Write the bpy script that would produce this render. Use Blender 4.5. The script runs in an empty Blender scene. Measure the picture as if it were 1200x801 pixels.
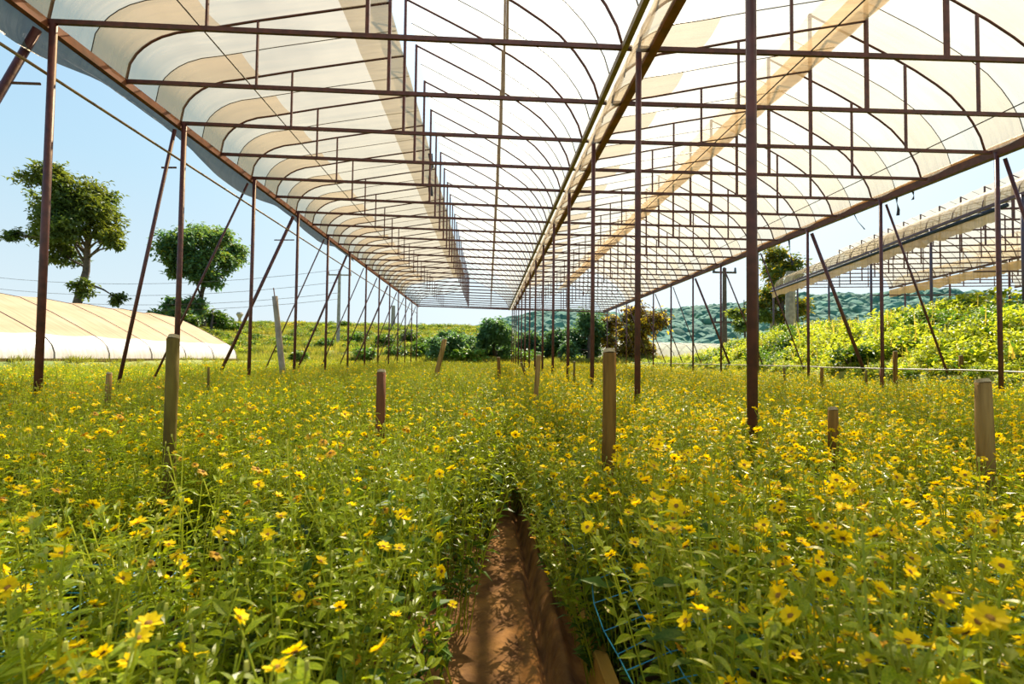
import bpy, math, random
from mathutils import Vector, Matrix, noise

SC = bpy.context.scene
COL = SC.collection
rnd = random.Random(7)
V = Vector
CAMZ = 1.0

# ------------------------------------------------------------------ camera
yaw, pitch, roll, FPX = math.radians(2.704), math.radians(1.92), math.radians(0.684), 600.0
cam = bpy.data.objects.new('camera', bpy.data.cameras.new('camera'))
COL.objects.link(cam)
cam.data.sensor_width = 36.0
cam.data.lens = 36.0 * FPX / 1200.0
cam.data.clip_start, cam.data.clip_end = 0.02, 2000
f0 = V((math.sin(yaw), math.cos(yaw), 0)); r0 = V((math.cos(yaw), -math.sin(yaw), 0)); z0 = V((0, 0, 1))
fw = f0 * math.cos(pitch) + z0 * math.sin(pitch)
up0 = z0 * math.cos(pitch) - f0 * math.sin(pitch)
rr = r0 * math.cos(roll) + up0 * math.sin(roll)
uu = up0 * math.cos(roll) - r0 * math.sin(roll)
cam.matrix_world = Matrix((( rr.x, uu.x, -fw.x, 0), (rr.y, uu.y, -fw.y, 0), (rr.z, uu.z, -fw.z, CAMZ), (0, 0, 0, 1)))
cam.data.dof.use_dof = True
cam.data.dof.focus_distance = 3.2
cam.data.dof.aperture_fstop = 6.3
SC.camera = cam

# ------------------------------------------------------------------ light
SUN_AZ, SUN_EL = math.radians(20), math.radians(47)
sd = V((math.sin(SUN_AZ) * math.cos(SUN_EL), math.cos(SUN_AZ) * math.cos(SUN_EL), math.sin(SUN_EL)))
sun = bpy.data.objects.new('sun', bpy.data.lights.new('sun', 'SUN'))
COL.objects.link(sun)
sun.data.energy = 10.0
sun.data.color = (1.0, 0.90, 0.72)
sun.data.angle = math.radians(0.6)
sun.rotation_euler = sd.to_track_quat('Z', 'Y').to_euler()

W = bpy.data.worlds.new('sky'); SC.world = W; W.use_nodes = True
nt = W.node_tree; nt.nodes.clear()
wo = nt.nodes.new('ShaderNodeOutputWorld'); bg = nt.nodes.new('ShaderNodeBackground')
tc = nt.nodes.new('ShaderNodeTexCoord'); sx = nt.nodes.new('ShaderNodeSeparateXYZ'); cr = nt.nodes.new('ShaderNodeValToRGB')
nt.links.new(tc.outputs['Generated'], sx.inputs[0]); nt.links.new(sx.outputs['Z'], cr.inputs[0])
e = cr.color_ramp.elements
e[0].position = 0.0; e[0].color = (0.84, 0.92, 0.96, 1)
e[1].position = 1.0; e[1].color = (0.16, 0.38, 0.75, 1)
for p, c in ((0.10, (0.74, 0.90, 0.98, 1)), (0.30, (0.52, 0.78, 0.97, 1)), (0.6, (0.30, 0.58, 0.90, 1))):
    k = e.new(p); k.color = c
# the bright aureole that a hazy sky has round the sun
dt = nt.nodes.new('ShaderNodeVectorMath'); dt.operation = 'DOT_PRODUCT'; dt.inputs[1].default_value = sd
nt.links.new(tc.outputs['Generated'], dt.inputs[0])
pw = nt.nodes.new('ShaderNodeMath'); pw.operation = 'POWER'; pw.use_clamp = True; pw.inputs[1].default_value = 6
nt.links.new(dt.outputs['Value'], pw.inputs[0])
mx = nt.nodes.new('ShaderNodeMix'); mx.data_type = 'RGBA'; mx.blend_type = 'ADD'
mx.inputs['B'].default_value = (1.3, 1.25, 1.1, 1)
nt.links.new(pw.outputs[0], mx.inputs['Factor']); nt.links.new(cr.outputs['Color'], mx.inputs['A'])
nt.links.new(mx.outputs['Result'], bg.inputs['Color']); bg.inputs['Strength'].default_value = 0.80
nt.links.new(bg.outputs[0], wo.inputs['Surface'])

SC.view_settings.view_transform = 'Standard'; SC.view_settings.look = 'None'
SC.view_settings.gamma = 1; SC.view_settings.use_curve_mapping = False
SC.view_settings.exposure = 0.28
SC.cycles.max_bounces = 8; SC.cycles.diffuse_bounces = 4; SC.cycles.transmission_bounces = 6
SC.cycles.transparent_max_bounces = 12; SC.cycles.caustics_reflective = False; SC.cycles.caustics_refractive = False

# ------------------------------------------------------------------ materials
def nodes_of(name):
    m = bpy.data.materials.new(name); m.use_nodes = True
    t = m.node_tree; t.nodes.clear()
    return m, t, t.nodes.new('ShaderNodeOutputMaterial')
def noise_col(t, c1, c2, scale, detail=4, space='Object', p0=0.35, p1=0.65, stretch=None):
    tcn = t.nodes.new('ShaderNodeTexCoord'); n = t.nodes.new('ShaderNodeTexNoise'); r = t.nodes.new('ShaderNodeValToRGB')
    n.inputs['Scale'].default_value = scale; n.inputs['Detail'].default_value = detail
    src = tcn.outputs[space]
    if stretch:
        mp = t.nodes.new('ShaderNodeMapping'); mp.inputs['Scale'].default_value = stretch
        t.links.new(src, mp.inputs[0]); src = mp.outputs[0]
    t.links.new(src, n.inputs['Vector']); t.links.new(n.outputs['Fac'], r.inputs[0])
    r.color_ramp.elements[0].position = p0; r.color_ramp.elements[0].color = (*c1, 1)
    r.color_ramp.elements[1].position = p1; r.color_ramp.elements[1].color = (*c2, 1)
    return r.outputs['Color'], n.outputs['Fac']
def mat(name, c1, c2=None, scale=8, rough=0.6, metal=0, bump=0.0, stretch=None, space='Object', spec=0.5):
    m, t, o = nodes_of(name)
    b = t.nodes.new('ShaderNodeBsdfPrincipled')
    b.inputs['Roughness'].default_value = rough; b.inputs['Metallic'].default_value = metal
    b.inputs['Specular IOR Level'].default_value = spec
    c, f = noise_col(t, c1, c2 or tuple(x * 0.75 for x in c1), scale, stretch=stretch, space=space)
    t.links.new(c, b.inputs['Base Color'])
    if bump:
        bp = t.nodes.new('ShaderNodeBump'); bp.inputs['Strength'].default_value = bump; bp.inputs['Distance'].default_value = 0.02
        t.links.new(f, bp.inputs['Height']); t.links.new(bp.outputs[0], b.inputs['Normal'])
    t.links.new(b.outputs[0], o.inputs[0])
    return m
def leafmat(name, c1, c2, trans=0.4, rough=0.45, scale=3.0, space='Object', tint=(1.5, 1.35, 0.5), spec=0.28):
    """a thin leaf: gloss and colour on the face, light through the blade"""
    m, t, o = nodes_of(name)
    b = t.nodes.new('ShaderNodeBsdfPrincipled'); b.inputs['Roughness'].default_value = rough
    b.inputs['Specular IOR Level'].default_value = spec
    tr = t.nodes.new('ShaderNodeBsdfTranslucent'); ms = t.nodes.new('ShaderNodeMixShader')
    c, f = noise_col(t, c1, c2, scale, 2, space, 0.3, 0.7)
    oi = t.nodes.new('ShaderNodeObjectInfo'); hs = t.nodes.new('ShaderNodeHueSaturation')
    mr = t.nodes.new('ShaderNodeMapRange'); mr.inputs['To Min'].default_value = 0.72; mr.inputs['To Max'].default_value = 1.25
    t.links.new(oi.outputs['Random'], mr.inputs['Value']); t.links.new(mr.outputs[0], hs.inputs['Value']); t.links.new(c, hs.inputs['Color'])
    mu = t.nodes.new('ShaderNodeMix'); mu.data_type = 'RGBA'; mu.blend_type = 'MULTIPLY'; mu.inputs['Factor'].default_value = 1
    mu.inputs['B'].default_value = (*tint, 1)
    t.links.new(hs.outputs[0], mu.inputs['A'])
    t.links.new(hs.outputs[0], b.inputs['Base Color']); t.links.new(mu.outputs['Result'], tr.inputs['Color'])
    ms.inputs[0].default_value = trans
    t.links.new(b.outputs[0], ms.inputs[1]); t.links.new(tr.outputs[0], ms.inputs[2]); t.links.new(ms.outputs[0], o.inputs[0])
    return m
def film(name, c1, c2, clear=0.3, trans=0.8, bump=0.4, wrinkle_streak=(0.35, 5.0, 0.35), tint=(1.0, 0.97, 0.92)):
    """weathered polyethylene film: some light straight through, most of it scattered"""
    m, t, o = nodes_of(name)
    c, f = noise_col(t, c1, c2, 1.4, 6, 'Object', 0.3, 0.7, (1.0, 0.45, 1.0))
    sc_, _ = noise_col(t, (0.80, 0.79, 0.77), (1, 1, 1), 2.2, 3, 'Object', 0.32, 0.55, wrinkle_streak)  # shading of film wrinkles put into the colour as darker streaks
    mm = t.nodes.new('ShaderNodeMix'); mm.data_type = 'RGBA'; mm.blend_type = 'MULTIPLY'; mm.inputs['Factor'].default_value = 1
    t.links.new(c, mm.inputs['A']); t.links.new(sc_, mm.inputs['B']); c = mm.outputs['Result']
    tr = t.nodes.new('ShaderNodeBsdfTranslucent'); df = t.nodes.new('ShaderNodeBsdfDiffuse'); tp = t.nodes.new('ShaderNodeBsdfTransparent')
    gl = t.nodes.new('ShaderNodeBsdfGlossy'); gl.inputs['Roughness'].default_value = 0.35
    tp.inputs['Color'].default_value = (*tint, 1)
    a = t.nodes.new('ShaderNodeMixShader'); a.inputs[0].default_value = trans
    b = t.nodes.new('ShaderNodeMixShader'); b.inputs[0].default_value = clear
    g = t.nodes.new('ShaderNodeMixShader'); g.inputs[0].default_value = 0.06
    bp = t.nodes.new('ShaderNodeBump'); bp.inputs['Strength'].default_value = bump; bp.inputs['Distance'].default_value = 0.03
    _, f2 = noise_col(t, (0, 0, 0), (1, 1, 1), 5.0, 3, 'Object', stretch=(0.5, 3.0, 0.5))
    t.links.new(f2, bp.inputs['Height'])
    for n in (tr, df, gl): t.links.new(bp.outputs[0], n.inputs['Normal'])
    t.links.new(c, tr.inputs['Color']); t.links.new(c, df.inputs['Color'])
    t.links.new(df.outputs[0], a.inputs[1]); t.links.new(tr.outputs[0], a.inputs[2])
    t.links.new(a.outputs[0], g.inputs[1]); t.links.new(gl.outputs[0], g.inputs[2])
    t.links.new(g.outputs[0], b.inputs[1]); t.links.new(tp.outputs[0], b.inputs[2]); t.links.new(b.outputs[0], o.inputs[0])
    return m

M = {}
M['steel'] = mat('brown_painted_steel', (0.115, 0.032, 0.030), (0.060, 0.018, 0.020), 14, 0.5, 0.0, 0.15)
M['rust'] = mat('rusty_gutter_steel', (0.26, 0.085, 0.040), (0.13, 0.045, 0.028), 6, 0.65, 0, 0.3)
M['tan_steel'] = mat('tan_faded_steel', (0.27, 0.18, 0.09), (0.17, 0.10, 0.05), 10, 0.5)  # rails are tan themselves; on the left-span struts it stands for sun glare
M['blue_steel'] = mat('dark_blue_grey_steel', (0.05, 0.045, 0.08), (0.10, 0.05, 0.05), 7, 0.5)
M['wire'] = mat('dark_wire', (0.06, 0.045, 0.04), None, 20, 0.5)
M['film_tan'] = film('old_cream_film', (0.40, 0.28, 0.165), (0.56, 0.43, 0.28), 0.58, 0.80, tint=(1.0, 0.85, 0.66))  # tanner than the film on the other slopes
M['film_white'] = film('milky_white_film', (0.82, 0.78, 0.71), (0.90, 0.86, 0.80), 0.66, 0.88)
M['film_cream'] = film('pale_cream_film', (0.54, 0.44, 0.31), (0.70, 0.60, 0.46), 0.61, 0.82, tint=(1.0, 0.92, 0.80))
M['film_double'] = film('doubled_grey_film', (0.40, 0.36, 0.30), (0.50, 0.46, 0.39), 0.35, 0.5)
M['film_roll'] = film('tan_doubled_film', (0.62, 0.42, 0.22), (0.72, 0.52, 0.31), 0.25, 0.6)
M['film_lap'] = film('overlapped_tan_film', (0.36, 0.26, 0.15), (0.50, 0.38, 0.25), 0.66, 0.7, tint=(1.0, 0.91, 0.78))
M['film_lap2'] = film('overlapped_pale_film', (0.66, 0.60, 0.50), (0.80, 0.74, 0.64), 0.68, 0.8)
M['film_blue'] = film('new_clear_film', (0.60, 0.67, 0.70), (0.68, 0.74, 0.77), 0.5, 0.7)
M['film_tunnel'] = film('buff_tunnel_film', (0.55, 0.36, 0.21), (0.66, 0.46, 0.29), 0.10, 0.25, 0.25)  # slope browned in colour to stand for its weaker light
M['film_side'] = film('whitish_side_film', (0.80, 0.72, 0.64), (0.90, 0.84, 0.78), 0.10, 0.25, 0.4)  # lower side of the same tunnel, whitened for the brighter light there
M['valance'] = film('torn_tan_valance', (0.62, 0.36, 0.15), (0.75, 0.50, 0.26), 0.06, 0.5, 0.8)
M['net'] = film('blue_grey_shade_net', (0.045, 0.065, 0.085), (0.13, 0.15, 0.165), 0.10, 0.25, 0.8)
M['wood'] = mat('weathered_wood', (0.25, 0.135, 0.028), (0.12, 0.062, 0.014), 5, 0.8, 0, 0.6, (6, 6, 0.6), spec=0.12)
M['wood_pale'] = mat('pale_wood', (0.36, 0.23, 0.08), (0.19, 0.115, 0.035), 5, 0.8, 0, 0.6, (6, 6, 0.6), spec=0.12)
M['wood_dark'] = mat('mossy_dark_wood', (0.085, 0.05, 0.015), (0.19, 0.15, 0.035), 3, 0.85, 0, 0.6, (5, 5, 1.2), spec=0.12)
M['wood_red'] = mat('reddish_wood', (0.20, 0.08, 0.035), (0.12, 0.05, 0.025), 6, 0.8, 0, 0.6, (6, 6, 0.6), spec=0.12)
M['endgrain'] = mat('cut_wood', (0.50, 0.40, 0.24), (0.36, 0.27, 0.15), 40, 0.85)
M['plank'] = mat('yellow_brown_plank', (0.55, 0.31, 0.055), (0.38, 0.20, 0.035), 4, 0.7, 0, 0.4, (8, 0.8, 8))
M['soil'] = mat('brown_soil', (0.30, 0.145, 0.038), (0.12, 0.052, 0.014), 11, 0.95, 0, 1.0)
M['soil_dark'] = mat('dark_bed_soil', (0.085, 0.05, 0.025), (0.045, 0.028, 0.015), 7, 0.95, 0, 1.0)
M['meadow'] = mat('meadow_grass', (0.32, 0.30, 0.05), (0.13, 0.17, 0.03), 0.55, 0.9, 0, 0.5)
M['hillside'] = mat('wooded_hillside', (0.05, 0.12, 0.06), (0.08, 0.16, 0.07), 0.1, 0.95)
M['concrete'] = mat('grey_concrete', (0.36, 0.32, 0.27), (0.24, 0.21, 0.18), 6, 0.85, 0, 0.3)
M['cord_blue'] = mat('blue_cord', (0.03, 0.34, 0.58), (0.02, 0.25, 0.48), 30, 0.5)
M['rag'] = mat('dark_rag', (0.035, 0.045, 0.075), None, 9, 0.8)
M['pipe_white'] = mat('whitish_pipe', (0.55, 0.50, 0.42), (0.40, 0.35, 0.28), 8, 0.5)
M['bark'] = mat('grey_bark', (0.12, 0.085, 0.065), (0.06, 0.045, 0.035), 4, 0.9, 0, 0.6)
# plants
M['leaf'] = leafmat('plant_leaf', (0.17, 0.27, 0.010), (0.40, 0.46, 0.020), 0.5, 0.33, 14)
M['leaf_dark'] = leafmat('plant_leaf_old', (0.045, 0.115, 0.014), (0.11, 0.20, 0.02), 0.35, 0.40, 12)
M['stem'] = leafmat('plant_stem', (0.33, 0.40, 0.03), (0.46, 0.47, 0.04), 0.3, 0.5, 20)
M['petal'] = leafmat('yellow_petal', (0.93, 0.68, 0.006), (0.96, 0.80, 0.012), 0.45, 0.6, 9, 'Object', (1.05, 1.02, 0.5), 0.15)
M['petal_old'] = leafmat('wilted_petal', (0.60, 0.33, 0.02), (0.70, 0.45, 0.03), 0.3, 0.7, 9)
M['disc'] = mat('brown_flower_centre', (0.17, 0.075, 0.012), (0.28, 0.15, 0.015), 200, 0.9)
M['bud'] = leafmat('pale_bud', (0.40, 0.44, 0.09), (0.55, 0.56, 0.16), 0.35, 0.5, 9)
M['weed'] = leafmat('bank_weed_leaf', (0.30, 0.40, 0.03), (0.52, 0.55, 0.06), 0.45, 0.45, 2)
M['weed_dark'] = leafmat('bank_bush_leaf', (0.06, 0.15, 0.025), (0.13, 0.24, 0.035), 0.35, 0.45, 2)
M['tree_leaf'] = leafmat('tree_leaf', (0.07, 0.14, 0.05), (0.20, 0.23, 0.04), 0.45, 0.45, 0.25)
M['tree_leaf_blue'] = leafmat('far_tree_leaf', (0.065, 0.17, 0.105), (0.15, 0.25, 0.10), 0.45, 0.5, 0.3)
M['tree_leaf_gold'] = leafmat('yellowing_leaf', (0.62, 0.42, 0.03), (0.42, 0.38, 0.04), 0.45, 0.5, 0.8)
M['tree_leaf_brown'] = leafmat('brown_leaf', (0.11, 0.065, 0.03), (0.17, 0.13, 0.04), 0.25, 0.6, 0.8)
M['dry_grass'] = leafmat('dry_grass_blade', (0.45, 0.34, 0.10), (0.50, 0.44, 0.12), 0.4, 0.6, 1)
M['grass'] = leafmat('meadow_grass_blade', (0.20, 0.26, 0.045), (0.36, 0.33, 0.06), 0.4, 0.5, 0.3)
M['forest'] = leafmat('forest_crown', (0.055, 0.16, 0.13), (0.13, 0.26, 0.16), 0.12, 0.9, 1.6)  # haze of distance mixed into the crown colour
M['insulator'] = mat('dark_insulator', (0.05, 0.05, 0.06), None, 9, 0.3)

# ------------------------------------------------------------------ mesh helpers
class MB:
    def __init__(s): s.v, s.f, s.m, s.mats = [], [], [], []
    def mi(s, m):
        if m not in s.mats: s.mats.append(m)
        return s.mats.index(m)
    def face(s, pts, m):
        b = len(s.v); s.v += [tuple(p) for p in pts]; s.f.append(tuple(range(b, b + len(pts)))); s.m.append(s.mi(m))
    def tube(s, pts, r, m, n=6, cap=True, r1=None, jit=0.0):
        pts = [V(p) for p in pts]; k = len(pts); b = len(s.v); mi = s.mi(m)
        ref = None
        for i, p in enumerate(pts):
            d = (pts[min(i + 1, k - 1)] - pts[max(i - 1, 0)]).normalized()
            if ref is None: ref = V((0, 0, 1)) if abs(d.z) < 0.9 else V((1, 0, 0))
            a = d.cross(ref)
            if a.length < 1e-5: a = d.orthogonal()
            a.normalize(); c = a.cross(d).normalized(); ref = c
            ra = r if r1 is None else r + (r1 - r) * i / max(1, k - 1)
            for j in range(n):
                t = 2 * math.pi * j / n
                q = ra * (1 + (rnd.uniform(-jit, jit) if jit else 0))
                s.v.append(tuple(p + (a * math.cos(t) + c * math.sin(t)) * q))
        for i in range(k - 1):
            for j in range(n):
                s.f.append((b + i * n + j, b + i * n + (j + 1) % n, b + (i + 1) * n + (j + 1) % n, b + (i + 1) * n + j)); s.m.append(mi)
        if cap:
            s.f.append(tuple(b + j for j in reversed(range(n)))); s.m.append(mi)
            s.f.append(tuple(b + (k - 1) * n + j for j in range(n))); s.m.append(mi)
    def bar(s, p, q, w, h, m):
        """rectangular bar from p to q, w wide and h deep"""
        p, q = V(p), V(q); d = (q - p).normalized()
        u = V((0, 0, 1)) if abs(d.z) < 0.95 else V((0, 1, 0))
        a = d.cross(u).normalized(); c = a.cross(d).normalized(); b = len(s.v); mi = s.mi(m)
        for e0 in (p, q):
            for sx_, sz in ((-1, -1), (1, -1), (1, 1), (-1, 1)):
                s.v.append(tuple(e0 + a * (sx_ * w / 2) + c * (sz * h / 2)))
        for fc in ((0, 1, 5, 4), (1, 2, 6, 5), (2, 3, 7, 6), (3, 0, 4, 7), (3, 2, 1, 0), (4, 5, 6, 7)):
            s.f.append(tuple(b + i for i in fc)); s.m.append(mi)
    def grid(s, rows, m):
        b = len(s.v); n = len(rows[0]); mi = s.mi(m)
        for r in rows: s.v += [tuple(p) for p in r]
        for i in range(len(rows) - 1):
            for j in range(n - 1):
                s.f.append((b + i * n + j, b + i * n + j + 1, b + (i + 1) * n + j + 1, b + (i + 1) * n + j)); s.m.append(mi)
    def leaf(s, p, d, nrm, L, w, m, fold=0.25, droop=0.15):
        p, d, nrm = V(p), V(d).normalized(), V(nrm)
        a = d.cross(nrm)
        if a.length < 1e-4: a = d.orthogonal()
        a.normalize(); nn = a.cross(d)
        b = len(s.v); mi = s.mi(m)
        c = p + d * (L * 0.5); tip = p + d * L - nn * (droop * L)
        s.v += [tuple(p), tuple(p + d * (L * 0.42) + a * (w / 2) + nn * (fold * w)), tuple(c), tuple(p + d * (L * 0.42) - a * (w / 2) + nn * (fold * w)), tuple(tip)]
        for fc in ((0, 1, 2), (0, 2, 3), (1, 4, 2), (2, 4, 3)):
            s.f.append(tuple(b + i for i in fc)); s.m.append(mi)
    def mesh(s, name, smooth=False):
        me = bpy.data.meshes.new(name)
        me.from_pydata(s.v, [], s.f)
        for m in s.mats: me.materials.append(m)
        me.polygons.foreach_set('material_index', s.m)
        if smooth: me.polygons.foreach_set('use_smooth', [True] * len(s.f))
        me.update()
        return me
    def build(s, name, parent=None, smooth=False, loc=None):
        return put(name, s.mesh(name, smooth), parent, loc)
def put(name, me, parent=None, loc=None, rot=None, scale=None):
    o = bpy.data.objects.new(name, me); COL.objects.link(o)
    if parent: o.parent = parent
    if loc is not None: o.location = loc
    if rot is not None: o.rotation_euler = rot
    if scale is not None: o.scale = (scale,) * 3 if isinstance(scale, (int, float)) else scale
    return o
def empty(name, loc=(0, 0, 0), rz=0.0):
    o = bpy.data.objects.new(name, None); COL.objects.link(o); o.location = loc; o.rotation_euler = (0, 0, rz)
    o.empty_display_size = 0.2
    return o
def tag(o, label=None, cat=None, group=None, kind=None):
    if label: o['label'] = label
    if cat: o['category'] = cat
    if group: o['group'] = group
    if kind: o['kind'] = kind
    return o
def smooth(a, b, x):
    t = min(1, max(0, (x - a) / (b - a))); return t * t * (3 - 2 * t)
def ns(x, y, s, z=0.0): return noise.noise(V((x * s, y * s, z)))
def scatter(name, pts, protos, kind='stuff'):
    """one object whose points carry instances of the prototype meshes; pts = (x, y, z, rx, ry, rz, scale, index)"""
    me = bpy.data.meshes.new(name); me.from_pydata([p[:3] for p in pts], [], [])
    a = me.attributes.new('rot', 'FLOAT_VECTOR', 'POINT'); a.data.foreach_set('vector', [c for p in pts for c in p[3:6]])
    a = me.attributes.new('siz', 'FLOAT', 'POINT'); a.data.foreach_set('value', [p[6] for p in pts])
    a = me.attributes.new('idx', 'INT', 'POINT'); a.data.foreach_set('value', [int(p[7]) for p in pts])
    c = bpy.data.collections.new(name + '_kinds')
    for i, pm in enumerate(protos):
        c.objects.link(bpy.data.objects.new('%s_kind_%02d' % (name, i), pm))
    g = bpy.data.node_groups.new(name + '_nodes', 'GeometryNodeTree')
    g.interface.new_socket('Geometry', in_out='INPUT', socket_type='NodeSocketGeometry')
    g.interface.new_socket('Geometry', in_out='OUTPUT', socket_type='NodeSocketGeometry')
    N = g.nodes.new
    gi, go = N('NodeGroupInput'), N('NodeGroupOutput')
    iop, ci = N('GeometryNodeInstanceOnPoints'), N('GeometryNodeCollectionInfo')
    ci.inputs['Collection'].default_value = c; ci.inputs['Separate Children'].default_value = True; ci.inputs['Reset Children'].default_value = True
    iop.inputs['Pick Instance'].default_value = True
    def att(n, t):
        q = N('GeometryNodeInputNamedAttribute'); q.data_type = t; q.inputs['Name'].default_value = n; return q.outputs['Attribute']
    g.links.new(gi.outputs[0], iop.inputs['Points']); g.links.new(ci.outputs[0], iop.inputs['Instance'])
    g.links.new(att('idx', 'INT'), iop.inputs['Instance Index']); g.links.new(att('siz', 'FLOAT'), iop.inputs['Scale'])
    g.links.new(att('rot', 'FLOAT_VECTOR'), iop.inputs['Rotation']); g.links.new(iop.outputs[0], go.inputs[0])
    o = bpy.data.objects.new(name, me); COL.objects.link(o)
    md = o.modifiers.new('scatter', 'NODES'); md.node_group = g
    o['kind'] = kind
    return o

# ------------------------------------------------------------------ terrain
def ground_z(x, y):
    b = ns(x, y, 0.35) * 0.12
    if -10.0 < x < 7.4 and y < 29.8: return -0.15
    z = 0.80 * smooth(-10.1, -10.6, x) if x < 0 else 0.84 * smooth(7.42, 7.85, x)
    if x > 7.5 and y < 45:
        z += 1.05 * smooth(7.8, 10.6, x) * (1 - smooth(16, 27, y) * 0.92) * (1 + ns(x, y, 0.4) * 0.25)
    z = max(z, 0.75 * smooth(29.8, 31.2, y))
    if y > 30:
        steps = (y - 32) * 0.135
        k = math.floor(steps / 0.55); fr = steps / 0.55 - k
        terr = 0.55 * (k + smooth(0.55, 1.0, fr)) if steps > 0 else 0
        z += min(4.0, terr) * smooth(10, -2, x - (y - 32) * 0.03)
        z += b
    if abs(x - 1) > 7: z += b * 0.5
    return z
mb = MB()
xs = [-90, -80, -70, -60, -50, -42, -36, -31, -27, -24] + [-22 + i for i in range(11)] + [-11 + i * 0.2 for i in range(8)] + [-9, -7] + [-4, -2, 0, 2, 4, 6, 6.7] + [7 + i * 0.2 for i in range(25)] + [12 + i for i in range(14)] + [27, 30, 34, 40, 50, 65, 90]
ys = [-12, -8, -4, 0] + [1.5 + i for i in range(28)] + [29.7 + i * 0.5 for i in range(90)] + [76, 80, 90, 110]
mb.grid([[(x, y, ground_z(x, y)) for x in xs] for y in ys], M['meadow'])
g = mb.build('ground', smooth=True)
tag(g, 'grassy ground with low banks and terraces round the flower field', None, None, 'structure')
mb = MB()
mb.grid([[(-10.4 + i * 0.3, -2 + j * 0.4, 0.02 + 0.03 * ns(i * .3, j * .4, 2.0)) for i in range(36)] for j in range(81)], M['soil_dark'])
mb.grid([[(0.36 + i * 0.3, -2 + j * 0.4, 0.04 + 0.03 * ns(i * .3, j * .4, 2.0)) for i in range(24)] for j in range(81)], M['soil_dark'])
tag(mb.build('field_soil', smooth=True), 'dark bed soil under the yellow-flowered plants', None, None, 'structure')

# path: trodden soil, a drainage groove and a crumbled soil ridge beside it
def path_z(x, y):
    z = 0.055 + 0.012 * ns(x, y, 9) + 0.006 * ns(x, y, 28, 3)
    z += 0.10 * smooth(-0.18, -0.36, x)
    gx = 0.195 + 0.012 * ns(0, y, 2.2)
    z -= 0.075 * math.exp(-((x - gx) / 0.016) ** 2)
    z += (0.055 + 0.03 * ns(1, y, 3.1)) * math.exp(-((x - 0.245) / 0.028) ** 2)
    return z
mb = MB()
mb.grid([[(-0.5 + i * 0.0125, -0.6 + j * 0.04, path_z(-0.5 + i * 0.0125, -0.6 + j * 0.04)) for i in range(72)] for j in range(165)], M['soil'])
tag(mb.build('path', smooth=True), 'narrow brown dirt path with a drainage groove between the two flower beds', None, None, 'structure')

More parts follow.
